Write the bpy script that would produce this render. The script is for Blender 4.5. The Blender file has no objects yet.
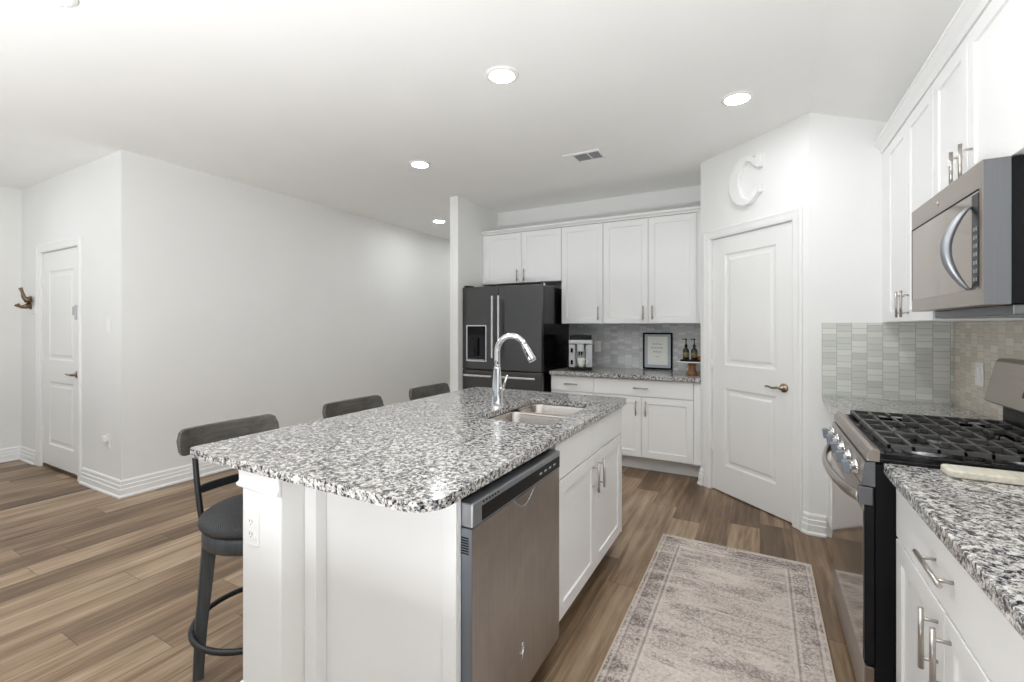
import bpy, bmesh, math, random
from mathutils import Vector, Matrix
random.seed(7)
S = bpy.context.scene
COL = S.collection
PI = math.pi

# ---------------------------------------------------------------- camera
H = 1.36
F_PX = 454.0
YAW = math.atan((760 - 512) / F_PX)
cam = bpy.data.cameras.new('camera')
cam.sensor_width = 36.0
cam.lens = F_PX / 1024 * 36
cam.shift_y = -14.5 / 1024
cam.clip_start = 0.02
camo = bpy.data.objects.new('camera', cam)
COL.objects.link(camo)
camo.location = (0, 0, H)
camo.rotation_euler = (PI / 2, 0, YAW)
S.camera = camo

# ---------------------------------------------------------------- daylight and exposure
W = bpy.data.worlds.new('world'); S.world = W
W.use_nodes = True
wn = W.node_tree.nodes
# overcast sky above the horizon, brighter half below it, added to light the ceiling through the open rear
wl = W.node_tree.links
_tc = wn.new('ShaderNodeTexCoord'); _sp = wn.new('ShaderNodeSeparateXYZ'); wl.new(_tc.outputs['Generated'], _sp.inputs[0])
_rp = wn.new('ShaderNodeValToRGB'); _mr = wn.new('ShaderNodeMapRange')
_mr.inputs['From Min'].default_value = -.12; _mr.inputs['From Max'].default_value = .08
wl.new(_sp.outputs[2], _mr.inputs[0]); wl.new(_mr.outputs[0], _rp.inputs[0])
_rp.color_ramp.elements[0].color = (.88, .94, 1., 1); _rp.color_ramp.elements[1].color = (.30, .335, .37, 1)
wl.new(_rp.outputs[0], wn['Background'].inputs['Color'])
wn['Background'].inputs['Strength'].default_value = .45
LENS_STRENGTH = 56.0
# added uplights that brighten the ceiling, behind and beside the camera
def bounce(name, loc, power, size=.5):
    l = bpy.data.lights.new(name, 'AREA'); l.shape = 'DISK'; l.size = size; l.energy = power; l.color = (.95, .975, 1.)
    o = bpy.data.objects.new(name, l); COL.objects.link(o); o.location = loc; o.rotation_euler = (PI, 0, 0)
bounce('added_uplight', (-.7, -.75, .5), 64)
bounce('added_uplight', (-3.2, -1.2, .6), 31)
S.view_settings.view_transform = 'Standard'
S.view_settings.look = 'None'
S.view_settings.gamma = 1
S.view_settings.use_curve_mapping = False
S.view_settings.exposure = 1.02
S.cycles.max_bounces = 10
S.cycles.diffuse_bounces = 6
S.cycles.use_denoising = True
S.cycles.sample_clamp_indirect = 8

# ---------------------------------------------------------------- materials
def srgb(r, g, b):
    f = lambda c: (c / 255 / 12.92) if c / 255 <= .04045 else ((c / 255 + .055) / 1.055) ** 2.4
    return (f(r), f(g), f(b), 1)

class NT:
    def __init__(self, name):
        self.m = bpy.data.materials.new(name); self.m.use_nodes = True
        self.t = self.m.node_tree; self.n = self.t.nodes; self.b = self.n['Principled BSDF']
    def add(self, typ, **kw):
        nd = self.n.new(typ)
        for k, v in kw.items(): setattr(nd, k, v)
        return nd
    def link(self, a, b): self.t.links.new(a, b)
    def val(self, s, v):
        if hasattr(v, 'links') or isinstance(v, bpy.types.NodeSocket): self.link(v, s)
        else: s.default_value = v
    def math(self, op, a, b=None, c=None, clamp=False):
        nd = self.add('ShaderNodeMath', operation=op, use_clamp=clamp)
        self.val(nd.inputs[0], a)
        if b is not None: self.val(nd.inputs[1], b)
        if c is not None: self.val(nd.inputs[2], c)
        return nd.outputs[0]
    def coord(self, which='Object'):
        return self.add('ShaderNodeTexCoord').outputs[which]
    def sep(self, v):
        nd = self.add('ShaderNodeSeparateXYZ'); self.link(v, nd.inputs[0]); return nd.outputs
    def comb(self, x=0., y=0., z=0.):
        nd = self.add('ShaderNodeCombineXYZ')
        for i, v in enumerate((x, y, z)): self.val(nd.inputs[i], v)
        return nd.outputs[0]
    def mapping(self, v, scale=(1, 1, 1), loc=(0, 0, 0)):
        nd = self.add('ShaderNodeMapping'); self.link(v, nd.inputs[0])
        nd.inputs['Scale'].default_value = scale; nd.inputs['Location'].default_value = loc
        return nd.outputs[0]
    def noise(self, v, scale, detail=3, rough=.5, dist=0.):
        nd = self.add('ShaderNodeTexNoise'); self.link(v, nd.inputs['Vector'])
        nd.inputs['Scale'].default_value = scale; nd.inputs['Detail'].default_value = detail
        nd.inputs['Roughness'].default_value = rough; nd.inputs['Distortion'].default_value = dist
        return nd.outputs
    def voronoi(self, v, scale, feature='F1', rnd=1.):
        nd = self.add('ShaderNodeTexVoronoi', feature=feature); self.link(v, nd.inputs['Vector'])
        nd.inputs['Scale'].default_value = scale; nd.inputs['Randomness'].default_value = rnd
        return nd.outputs
    def ramp(self, f, stops, interp='LINEAR'):
        nd = self.add('ShaderNodeValToRGB'); self.link(f, nd.inputs[0])
        cr = nd.color_ramp; cr.interpolation = interp
        while len(cr.elements) < len(stops): cr.elements.new(.5)
        for e, (p, c) in zip(cr.elements, stops): e.position = p; e.color = c
        return nd.outputs[0]
    def mix(self, f, a, b, mode='MIX'):
        nd = self.add('ShaderNodeMix', data_type='RGBA', blend_type=mode)
        self.val(nd.inputs['Factor'], f); self.val(nd.inputs['A'], a); self.val(nd.inputs['B'], b)
        return nd.outputs['Result']
    def bump(self, h, strength=.2, dist=.002):
        nd = self.add('ShaderNodeBump'); self.link(h, nd.inputs['Height'])
        nd.inputs['Strength'].default_value = strength; nd.inputs['Distance'].default_value = dist
        self.link(nd.outputs[0], self.b.inputs['Normal'])
    def set(self, color=None, rough=None, metal=None, **kw):
        if color is not None: self.val(self.b.inputs['Base Color'], color)
        if rough is not None: self.val(self.b.inputs['Roughness'], rough)
        if metal is not None: self.val(self.b.inputs['Metallic'], metal)
        for k, v in kw.items(): self.val(self.b.inputs[k.replace('_', ' ')], v)
        return self.m

def paint(name, c, rough, scale=None, bump=.1, metal=0., var=.02, spec=.5):
    t = NT(name); t.b.inputs['Specular IOR Level'].default_value = spec; v = t.coord()
    n = t.noise(v, 3, 2)[0]
    col = t.mix(n, tuple(x * (1 - var) for x in c[:3]) + (1,), tuple(min(1, x * (1 + var)) for x in c[:3]) + (1,))
    t.set(col, rough, metal)
    if scale: t.bump(t.noise(v, scale, 3, .6)[0], bump, .002)
    return t.m

def brushed(name, c, rough, axis=2, metal=1., amt=.12, cloud=0.):
    t = NT(name); v = t.coord()
    sc = [260, 260, 260]; sc[axis] = 3
    n = t.noise(t.mapping(v, tuple(sc)), 1, 2)[0]
    f = n
    if cloud:
        f = t.math('ADD', t.math('MULTIPLY', n, .5), t.math('MULTIPLY', t.noise(v, 5, 4, .6, .8)[0], .5))
        amt = cloud
    col = t.mix(f, tuple(x * (1 - amt) for x in c[:3]) + (1,), tuple(min(1, x * (1 + amt)) for x in c[:3]) + (1,))
    r = t.math('ADD', rough, t.math('MULTIPLY', t.math('SUBTRACT', n, .5), .12))
    t.set(col, r, metal)
    return t.m

M = {}
M['wall'] = paint('wall_paint', srgb(236, 236, 234), .75, 260, .12)
M['ceiling'] = paint('ceiling_paint', srgb(243, 243, 241), .85, 180, .2)
M['trim'] = paint('trim_paint', srgb(240, 240, 239), .35)
M['cabinet'] = paint('cabinet_paint', srgb(238, 238, 237), .38)
M['door'] = paint('door_paint', srgb(238, 238, 236), .4)
M['plastic'] = paint('white_plastic', srgb(240, 240, 238), .35)
M['steel'] = brushed('reflection_tinted_steel', (.36, .315, .28, 1), .3, 1, .9)  # tan cast of room reflections put into this and the dishwasher's base colour
M['dw_steel'] = brushed('dishwasher_steel', (.37, .33, .295, 1), .36, 2, .85, cloud=.45)
M['grey_metal'] = brushed('grey_metal', (.36, .375, .40, 1), .38, 2, .8)
M['side_metal'] = brushed('side_metal', (.17, .175, .185, 1), .42, 2, .8)
M['dark_blue_metal'] = brushed('dark_grey_side', (.21, .24, .275, 1), .4, 2, .6)
M['pale_steel'] = brushed('pale_steel', (.80, .79, .77, 1), .25, 2, .9)
M['nickel'] = brushed('brushed_nickel', (.52, .49, .45, 1), .3, 2, 1.)
M['chrome'] = brushed('chrome', (.82, .83, .85, 1), .07, 2, 1., amt=.02)
M['sink'] = brushed('sink_steel', (.46, .425, .39, 1), .25, 0, 1.)
M['fridge'] = brushed('black_stainless', (.115, .112, .110, 1), .3, 0, .9)
M['black_gloss'] = paint('black_gloss', (.005, .005, .006, 1), .14, spec=.35)
M['black'] = paint('black_matte', (.006, .006, .007, 1), .6, spec=.15)
M['black_plastic'] = paint('black_plastic', (.008, .008, .009, 1), .4, spec=.22)
M['iron'] = paint('cast_iron', (.055, .053, .05, 1), .4, 300, .2)
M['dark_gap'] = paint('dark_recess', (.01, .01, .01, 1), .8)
M['bronze'] = brushed('antique_brass', (.20, .14, .085, 1), .3, 2, 1.)
M['stool_frame'] = paint('stool_black_metal', (.014, .014, .015, 1), .45)
M['lever'] = brushed('satin_nickel_lever', (.34, .27, .2, 1), .25, 2, 1.)
M['mirror_tan'] = brushed('reflection_tinted_glass', (.33, .285, .25, 1), .08, 1, .85, amt=.02)  # warm tan of the reflected room put into the glass colour
M['display'] = paint('display_black', (.005, .005, .006, 1), .25, spec=.2)
M['porcelain'] = paint('porcelain', srgb(235, 234, 228), .2)
M['paper'] = paint('paper', srgb(232, 232, 226), .7)
M['mat'] = paint('frame_mat', srgb(180, 186, 192), .6)
M['ink'] = paint('ink', srgb(110, 110, 108), .6)
M['amber'] = paint('amber_glass', (.22, .06, .012, 1), .12)
M['dark_bottle'] = paint('dark_bottle', (.03, .024, .012, 1), .15)
M['label'] = paint('bottle_label', srgb(120, 110, 76), .5)
M['light_grey'] = paint('light_grey_plastic', srgb(190, 192, 194), .3)
M['silver'] = brushed('machine_silver', (.62, .62, .63, 1), .3, 0, .5)

def m_lens():
    t = NT('lamp_lens'); t.set((1, 1, 1, 1), .5)
    t.b.inputs['Emission Color'].default_value = (.95, .975, 1, 1)
    t.b.inputs['Emission Strength'].default_value = LENS_STRENGTH
    return t.m
M['lens'] = m_lens()

def m_granite():
    t = NT('speckled_granite'); v = t.coord()
    warp = t.noise(v, 60, 3, .6)[1]
    vv = t.add('ShaderNodeVectorMath', operation='MULTIPLY_ADD')
    t.link(warp, vv.inputs[0]); vv.inputs[1].default_value = (.02, .02, .02); t.link(v, vv.inputs[2])
    v2 = vv.outputs[0]
    a = t.sep(t.voronoi(v2, 150)['Color'])[0]
    b = t.sep(t.voronoi(v2, 320)['Color'])[1]
    c = t.noise(v2, 62, 4, .65)[0]
    f = t.math('ADD', t.math('ADD', t.math('MULTIPLY', a, .42), t.math('MULTIPLY', b, .22)), t.math('MULTIPLY', t.math('SUBTRACT', c, .5), 1.5))
    f = t.math('ADD', f, .18)
    col = t.ramp(f, [(0, srgb(16, 17, 21)), (.25, srgb(28, 29, 36)), (.34, srgb(84, 85, 90)), (.43, srgb(140, 138, 137)),
                     (.57, srgb(176, 173, 170)), (.72, srgb(210, 207, 202)), (1, srgb(226, 224, 220))])
    t.set(col, .17)
    t.b.inputs['Coat Weight'].default_value = .25
    t.b.inputs['Coat Roughness'].default_value = .05
    return t.m
M['granite'] = m_granite()

def m_planks():
    t = NT('oak_vinyl_planks'); s = t.sep(t.coord())
    Wd, L = .182, 1.22
    xr = t.math('DIVIDE', s[0], Wd)
    row = t.math('FLOOR', xr)
    wn1 = t.add('ShaderNodeTexWhiteNoise', noise_dimensions='1D'); t.link(row, wn1.inputs['W'])
    yr = t.math('ADD', t.math('DIVIDE', s[1], L), t.math('MULTIPLY', wn1.outputs[0], 7.))
    colm = t.math('FLOOR', yr)
    wn2 = t.add('ShaderNodeTexWhiteNoise', noise_dimensions='2D'); t.link(t.comb(row, colm), wn2.inputs['Vector'])
    idv = wn2.outputs[0]
    gx = t.math('MULTIPLY', s[0], 1.)
    gv = t.comb(t.math('ADD', gx, t.math('MULTIPLY', idv, 13.)), s[1], t.math('MULTIPLY', idv, 31.))
    g1 = t.noise(t.mapping(gv, (24, 1.3, 1)), 1, 4, .6, .6)[0]
    g2 = t.noise(t.mapping(gv, (150, 5, 1)), 1, 3, .6)[0]
    g3 = t.noise(t.mapping(gv, (8, 1.6, 1)), 1, 2, .5, .3)[0]
    f = t.math('ADD', t.math('MULTIPLY', t.math('SUBTRACT', g1, .5), 1.15), t.math('MULTIPLY', t.math('SUBTRACT', g2, .5), .35))
    f = t.math('ADD', f, t.math('MULTIPLY', t.math('SUBTRACT', g3, .5), .7))
    f = t.math('ADD', f, t.math('MULTIPLY', t.math('SUBTRACT', idv, .5), .5))
    f = t.math('ADD', f, .5)
    col = t.ramp(f, [(.08, srgb(82, 64, 48)), (.32, srgb(108, 87, 66)), (.5, srgb(130, 107, 83)), (.68, srgb(154, 131, 106)), (.92, srgb(178, 156, 131))])
    fx = t.math('FRACT', xr); fy = t.math('FRACT', yr)
    ex = t.math('MINIMUM', fx, t.math('SUBTRACT', 1., fx)); ey = t.math('MINIMUM', fy, t.math('SUBTRACT', 1., fy))
    seam = t.math('MAXIMUM', t.math('LESS_THAN', ex, .009), t.math('LESS_THAN', ey, .0014))
    col = t.mix(t.math('MULTIPLY', seam, .6), col, srgb(58, 44, 36))
    t.set(col, t.math('ADD', .34, t.math('MULTIPLY', g2, .16)))
    t.b.inputs['Specular IOR Level'].default_value = .45
    h = t.math('SUBTRACT', t.math('MULTIPLY', g2, .3), seam)
    t.bump(h, .25, .0012)
    return t.m
M['planks'] = m_planks()

def m_tile(name, axis, cols):
    """stacked glass tiles 76 x 25 mm, every other column set half a tile higher"""
    t = NT(name); s = t.sep(t.coord())
    br = t.add('ShaderNodeTexBrick', offset=.5, offset_frequency=2, squash=1.)
    t.link(t.comb(s[2], t.math('ADD', s[axis], .0345)), br.inputs['Vector'])
    br.inputs['Color1'].default_value = cols[0]; br.inputs['Color2'].default_value = cols[1]
    br.inputs['Mortar'].default_value = cols[2]
    br.inputs['Scale'].default_value = 1.
    br.inputs['Mortar Size'].default_value = .0012
    br.inputs['Mortar Smooth'].default_value = .3
    br.inputs['Bias'].default_value = 0.
    br.inputs['Brick Width'].default_value = .0385
    br.inputs['Row Height'].default_value = .0775
    n = t.noise(t.mapping(t.coord(), (1, 1, 1)), 14, 2)[0]
    col = t.mix(t.math('MULTIPLY', n, .35), br.outputs['Color'], cols[3])
    t.set(col, .16)
    t.bump(t.math('SUBTRACT', 1., br.outputs['Fac']), .5, .0015)
    return t.m
TC = (srgb(226, 227, 221), srgb(196, 199, 193), srgb(150, 150, 144), srgb(214, 214, 208))
M['tile_back'] = m_tile('glass_tile_back', 0, (srgb(216, 217, 216), srgb(176, 178, 178), srgb(150, 150, 148), srgb(204, 204, 201)))
M['tile_far'] = m_tile('glass_tile_far', 0, TC)
M['tile_right'] = m_tile('glass_tile_right', 1, (srgb(228, 221, 208), srgb(198, 188, 173), srgb(165, 156, 143), srgb(214, 205, 190)))  # same tile as the far wall; beige of its reflections put into the colour

def m_rug():
    t = NT('faded_oriental_rug'); s = t.sep(t.coord())   # object origin at rug centre
    ax = t.math('ABSOLUTE', s[0]); ay = t.math('ABSOLUTE', s[1])
    dx = t.math('SUBTRACT', .405, ax); dy = t.math('SUBTRACT', 1.0, ay)
    d = t.math('MINIMUM', dx, dy)
    v = t.comb(s[0], s[1], 0.)
    # motifs: rings round voronoi cells, mirrored about the long axis
    mv = t.comb(ax, s[1], 0.)
    w = t.noise(mv, 22, 3, .6)[1]
    vm = t.add('ShaderNodeVectorMath', operation='MULTIPLY_ADD'); t.link(w, vm.inputs[0]); vm.inputs[1].default_value = (.02, .02, 0); t.link(mv, vm.inputs[2])
    vo = t.voronoi(vm.outputs[0], 17, rnd=.55)['Distance']
    ring = t.math('PINGPONG', t.math('MULTIPLY', vo, 6.), 1.)
    vo2 = t.voronoi(vm.outputs[0], 60, feature='DISTANCE_TO_EDGE')['Distance']
    lace = t.math('LESS_THAN', vo2, .09)
    wash = t.noise(t.mapping(v, (2.6, 9., 1)), 1, 6, .7, .8)[0]
    fine = t.noise(t.mapping(v, (60, 160, 1)), 1, 3, .7)[0]
    inb = t.math('LESS_THAN', d, .115)
    pat = t.math('MULTIPLY', t.math('ADD', t.math('MULTIPLY', ring, .5), t.math('MULTIPLY', lace, .5)),
                 t.math('ADD', .55, t.math('MULTIPLY', inb, .22)))
    def line(c, hw): return t.math('LESS_THAN', t.math('ABSOLUTE', t.math('SUBTRACT', d, c)), hw)
    f = t.math('MULTIPLY', pat, t.math('ADD', .25, wash))
    f = t.math('ADD', f, t.math('MULTIPLY', t.math('SUBTRACT', wash, .5), 1.9))
    f = t.math('ADD', f, t.math('MULTIPLY', t.math('SUBTRACT', fine, .5), .9))
    f = t.math('ADD', f, .26)
    f = t.math('ADD', f, t.math('MULTIPLY', inb, .05))
    col = t.ramp(f, [(0, srgb(214, 204, 194)), (.4, srgb(194, 183, 174)), (.7, srgb(158, 146, 140)), (1, srgb(116, 104, 102))])
    for c_, hw, k, dark in ((.118, .004, .55, 1), (.128, .006, .5, 0), (.106, .005, .5, 0), (.035, .003, .5, 1), (.024, .005, .5, 0)):
        col = t.mix(t.math('MULTIPLY', line(c_, hw), k), col, srgb(128, 116, 114) if dark else srgb(210, 201, 193))
    col = t.mix(t.math('LESS_THAN', d, .008), col, srgb(196, 184, 168))
    t.set(col, .95)
    t.bump(fine, .5, .002)
    return t.m
M['rug'] = m_rug()

def m_wood(name, c0, c1, axis=1, rough=.45, sc=(60, 4)):
    t = NT(name); v = t.coord()
    k = [sc[0]] * 3; k[axis] = sc[1]
    n = t.noise(t.mapping(v, tuple(k)), 1, 4, .6, .4)[0]
    t.set(t.ramp(n, [(.3, c0), (.7, c1)]), rough)
    t.bump(n, .15, .001)
    return t.m
M['stool_wood'] = m_wood('grey_washed_wood', srgb(58, 56, 54), srgb(90, 86, 80), 1)
M['stool_leg'] = m_wood('dark_grey_wood', srgb(54, 57, 60), srgb(78, 81, 84), 2)
M['board'] = m_wood('pale_cutting_board', srgb(198, 192, 176), srgb(222, 217, 203), 1, .5, (90, 6))
M['stand_wood'] = m_wood('warm_wood', srgb(128, 88, 52), srgb(172, 126, 80), 2)
def m_fabric():
    t = NT('charcoal_seat_fabric'); v = t.coord()
    w = t.add('ShaderNodeTexWave', wave_type='BANDS', bands_direction='DIAGONAL'); t.link(v, w.inputs[0]); w.inputs['Scale'].default_value = 55
    n = t.noise(v, 90, 3)[0]
    f = t.math('ADD', t.math('MULTIPLY', w.outputs[1], .5), t.math('MULTIPLY', n, .5))
    t.set(t.ramp(f, [(.2, srgb(42, 42, 43)), (.8, srgb(74, 74, 75))]), .75)
    t.bump(f, .3, .001)
    return t.m
M['fabric'] = m_fabric()

# ---------------------------------------------------------------- mesh helpers
class MB:
    """collects shapes into one mesh; world coordinates unless a matrix is given"""
    def __init__(self, mat=None): self.bm = bmesh.new(); self.x = mat or Matrix.Identity(4)
    def v(self, p): return self.bm.verts.new(self.x @ Vector(p))
    def face(self, vs, smooth=False):
        try: f = self.bm.faces.new(vs); f.smooth = smooth; return f
        except ValueError: return None
    def box(self, x0, x1, y0, y1, z0, z1):
        p = [self.v((x, y, z)) for z in (z0, z1) for x, y in ((x0, y0), (x1, y0), (x1, y1), (x0, y1))]
        for q in ((0, 3, 2, 1), (4, 5, 6, 7), (0, 1, 5, 4), (1, 2, 6, 5), (2, 3, 7, 6), (3, 0, 4, 7)):
            self.face([p[i] for i in q])
        return self
    def loft(self, loops, cap0=True, cap1=True, smooth=True, closed=True):
        rows = [[self.v(p) for p in L] for L in loops]
        n = len(rows[0])
        for a, b in zip(rows, rows[1:]):
            for i in range(n if closed else n - 1):
                j = (i + 1) % n
                self.face([a[i], a[j], b[j], b[i]], smooth)
        if cap0: self.face(list(reversed(rows[0])))
        if cap1: self.face(rows[-1])
        return self
    def prism(self, pts, z0, z1, plane='xy'):
        f = {'xy': lambda p, z: (p[0], p[1], z), 'xz': lambda p, z: (p[0], z, p[1]), 'yz': lambda p, z: (z, p[0], p[1])}[plane]
        return self.loft([[f(p, z0) for p in pts], [f(p, z1) for p in pts]], smooth=False)
    def tube(self, path, r, n=12, caps=True, closed=False, sq=False):
        P_ = [Vector(p) for p in path]; m = len(P_)
        rr = r if isinstance(r, (list, tuple)) else [r] * m
        loops = []; up = None
        for i, p in enumerate(P_):
            if closed: d = P_[(i + 1) % m] - P_[i - 1]
            else: d = P_[min(i + 1, m - 1)] - P_[max(i - 1, 0)]
            d.normalize()
            if up is None: up = d.orthogonal().normalized() if abs(d.z) > .9 or not sq else Vector((0, 0, 1)).cross(d).normalized()
            up = (up - d * up.dot(d)).normalized(); w = d.cross(up)
            loops.append([p + (up * math.cos(2 * PI * k / n) + w * math.sin(2 * PI * k / n)) * rr[i] for k in range(n)])
        if closed: loops.append(loops[0]); caps = False
        self.loft(loops, caps, caps)
        return self
    def lathe(self, prof, c=(0, 0, 0), n=24, axis='z', cap0=True, cap1=True):
        cx, cy, cz = c
        def pt(r, h, a):
            u, w = r * math.cos(a), r * math.sin(a)
            if axis == 'z': return (cx + u, cy + w, cz + h)
            if axis == 'x': return (cx + h, cy + u, cz + w)
            return (cx + u, cy + h, cz + w)
        return self.loft([[pt(max(r, 1e-5), h, 2 * PI * k / n) for k in range(n)] for r, h in prof], cap0, cap1)
    def sweep(self, path, prof, side=1):
        """profile of (out, z) along a level path of (x, y), mitred"""
        P_ = [Vector(p) for p in path]; loops = []
        for i, p in enumerate(P_):
            a = (p - P_[i - 1]).normalized() if i else None
            b = (P_[i + 1] - p).normalized() if i < len(P_) - 1 else None
            na = Vector((-a.y, a.x)) if a else None; nb = Vector((-b.y, b.x)) if b else None
            if a and b: n_ = (na + nb).normalized(); n_ = n_ / max(.2, n_.dot(na))
            else: n_ = na or nb
            loops.append([(p.x + n_.x * o * side, p.y + n_.y * o * side, z) for o, z in prof])
        return self.loft(loops, smooth=False)
    def panel(self, Wd, Ht, T, stile, rows, steps, arch=None):
        """door slab in local (u across, w=-depth.., v up): front at y=0 facing -y, back at y=T; recessed panels"""
        us = [0, stile, Wd - stile, Wd]
        vs = [0]
        for a, b in rows: vs += [a, b]
        vs.append(Ht)
        g = {}
        def gv(i, j):
            if (i, j) not in g: g[(i, j)] = self.v((us[i], 0, vs[j]))
            return g[(i, j)]
        for i in range(3):
            for j in range(len(vs) - 1):
                if i == 1 and j % 2 == 1:
                    ring = [gv(1, j), gv(2, j), gv(2, j + 1), gv(1, j + 1)]
                    u0, u1, v0, v1 = us[1], us[2], vs[j], vs[j + 1]
                    for ins, dep in steps:
                        nr = [self.v((u0 + ins, dep, v0 + ins)), self.v((u1 - ins, dep, v0 + ins)),
                              self.v((u1 - ins, dep, v1 - ins)), self.v((u0 + ins, dep, v1 - ins))]
                        for k in range(4): self.face([ring[k], ring[(k + 1) % 4], nr[(k + 1) % 4], nr[k]])
                        ring = nr
                    self.face(ring)
                else: self.face([gv(i, j), gv(i + 1, j), gv(i + 1, j + 1), gv(i, j + 1)])
        nj = len(vs) - 1
        rim = [gv(i, 0) for i in range(4)] + [gv(3, j) for j in range(1, nj + 1)] + [gv(i, nj) for i in (2, 1, 0)] + [gv(0, j) for j in range(nj - 1, 0, -1)]
        inv = self.x.inverted()
        back = []
        for q in rim:
            l = inv @ q.co; back.append(self.v((l.x, T, l.z)))
        n = len(rim)
        for k in range(n): self.face([rim[k], back[k], back[(k + 1) % n], rim[(k + 1) % n]])
        self.face(list(reversed(back)))
        return self
    def build(self, name, mat, parent=None, bevel=0, seg=2, loc=None, smooth_angle=None, world=True):
        bmesh.ops.recalc_face_normals(self.bm, faces=self.bm.faces)
        off = Vector((0, 0, 0))
        if parent is not None and world:
            p = parent
            while p is not None: off += p.location; p = p.parent
        if loc is not None: off = Vector(loc)
        if off.length: bmesh.ops.translate(self.bm, verts=self.bm.verts, vec=-off)
        me = bpy.data.meshes.new(name); self.bm.to_mesh(me); self.bm.free()
        me.materials.append(mat)
        o = bpy.data.objects.new(name, me); COL.objects.link(o)
        if parent is not None: o.parent = parent
        if loc is not None and parent is None: o.location = loc
        if bevel:
            b = o.modifiers.new('bevel', 'BEVEL'); b.width = bevel; b.segments = seg; b.limit_method = 'ANGLE'; b.angle_limit = math.radians(40)
        return o

def empty(name, loc, label, cat, group=None, rotz=0):
    o = bpy.data.objects.new(name, None); COL.objects.link(o); o.empty_display_size = .1
    o.location = loc; o.rotation_euler = (0, 0, rotz)
    return tag(o, label, cat, group)
def tag(o, label, cat, group=None):
    o['label'] = label; o['category'] = cat
    if group: o['group'] = group
    return o
def struct(o): o['kind'] = 'structure'; return o
def copy_tree(o, loc=None, label=None, parent=None):
    c = o.copy(); COL.objects.link(c)
    if parent is not None: c.parent = parent
    if loc is not None: c.location = loc
    if label: c['label'] = label
    for ch in list(o.children): copy_tree(ch, parent=c)
    return c
def rrect(x0, x1, y0, y1, r, n=6, rs=None):
    """rounded rectangle; rs = radii for corners (x1y0, x1y1, x0y1, x0y0)"""
    rs = rs or [r] * 4; out = []
    for (cx, cy, sx, sy), q, a0 in zip(((x1, y0, -1, 1), (x1, y1, -1, -1), (x0, y1, 1, -1), (x0, y0, 1, 1)), rs, (-PI / 2, 0, PI / 2, PI)):
        for k in range(n + 1):
            a = a0 + PI / 2 * k / n
            out.append((cx + sx * q + q * math.cos(a), cy + sy * q + q * math.sin(a)))
    return out
def frame_m(o, u, w):
    """matrix mapping local x->u (level), y->-w (inwards), z->up, w = outward normal"""
    u = Vector((u[0], u[1], 0)).normalized(); w = Vector((w[0], w[1], 0)).normalized()
    m = Matrix.Identity(4)
    m.col[0][:3] = u; m.col[1][:3] = -w; m.col[2][:3] = (0, 0, 1)
    m.col[3][:3] = o
    return m
SHAKER = [(.0015, .0), (.004, .008)]

# ---------------------------------------------------------------- room shell
XR, YF, YB, YE, XE, XL = 1.0, 3.555, 4.87, 1.68, -6.67, -4.46
CZ = 2.767; FX = .283
REAR = -3.2
struct(MB().box(-6.8, 1.15, REAR, 7.3, -.1, 0).build('floor', M['planks']))
cz2 = CZ - .373 * (1.15 - FX)
struct(MB().prism([(-6.8, CZ), (FX, CZ), (1.15, cz2), (1.15, cz2 + .12), (FX, CZ + .12), (-6.8, CZ + .12)], REAR, 7.3, 'xz').build('ceiling', M['ceiling']))
struct(MB().box(XR, XR + .12, -.6, YF + .12, 0, 2.52).build('wall_right', M['wall']))
struct(MB().box(FX, XR, YF, YF + .12, 0, 2.77).build('wall_far', M['wall']))
struct(MB().box(-2.86, XR, YB, YB + .12, 0, CZ).build('wall_back', M['wall']))
struct(MB().box(-2.965, -2.86, 4.02, YB + .12, 0, CZ).build('wall_fridge_side', M['wall']))
struct(MB().box(XL - .12, XL, YE, 7.2, 0, CZ).build('wall_left', M['wall']))
struct(MB().box(XE - .12, XE, -.6, YE + .12, 0, CZ).build('wall_entry_left', M['wall']))
struct(MB().box(-2.965, -2.86, YB + .12, 7.2, 0, CZ).build('wall_hall_right', M['wall']))
struct(MB().box(XL - .12, -2.86, 7.2, 7.3, 0, CZ).build('wall_hall_end', M['wall']))
# entry wall with its door opening
D1a, D1b, D1h = -6.14, -5.275, 2.075
w = MB(); w.box(XE, D1a - .02, YE, YE + .12, 0, CZ); w.box(D1b + .02, XL - .12, YE, YE + .12, 0, CZ); w.box(D1a - .02, D1b + .02, YE, YE + .12, D1h + .02, CZ)
struct(w.build('wall_entry', M['wall']))
# diagonal pantry wall
PP = Vector((-.45, 4.22)); PQ = Vector((FX, YF)); PU = (PQ - PP).normalized(); PW = Vector((PU.y, -PU.x)); PL = (PQ - PP).length
if PW.dot(Vector((-1, -1))) < 0: PW = -PW
PM = frame_m((PP.x, PP.y, 0), PU, PW)
S0, S1, DH = .123, .868, 2.085
w = MB(PM); w.box(0, S0 - .02, 0, .11, 0, CZ); w.box(S1 + .02, PL, 0, .11, 0, CZ); w.box(S0 - .02, S1 + .02, 0, .11, DH + .02, CZ)
struct(w.build('wall_pantry', M['wall']))
struct(MB().box(-.45, -.34, 4.22, YB, 0, CZ).build('wall_pantry_side', M['wall']))

# baseboards (stepped profile)
BP = [(0, 0), (.028, 0), (.028, .012), (.019, .022), (.019, .062), (.015, .068), (.015, .094), (.010, .100), (.010, .124), (.004, .136), (0, .136)]
def base(name, path, side): struct(MB().sweep(path, BP, side).build(name, M['trim']))
base('baseboard_left', [(D1b + .098, YE), (XL, YE), (XL, 7.2)], -1)
base('baseboard_entry', [(XE, -.59), (XE, YE), (D1a - .098, YE)], -1)
e0 = PP + PU * (S1 + .085)
base('baseboard_far', [tuple(e0), tuple(PQ), (.375, YF)], -1)
base('baseboard_pantry', [(-.45, 4.37), (-.45, 4.22), tuple(PP + PU * (S0 - .085))], -1)

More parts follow.
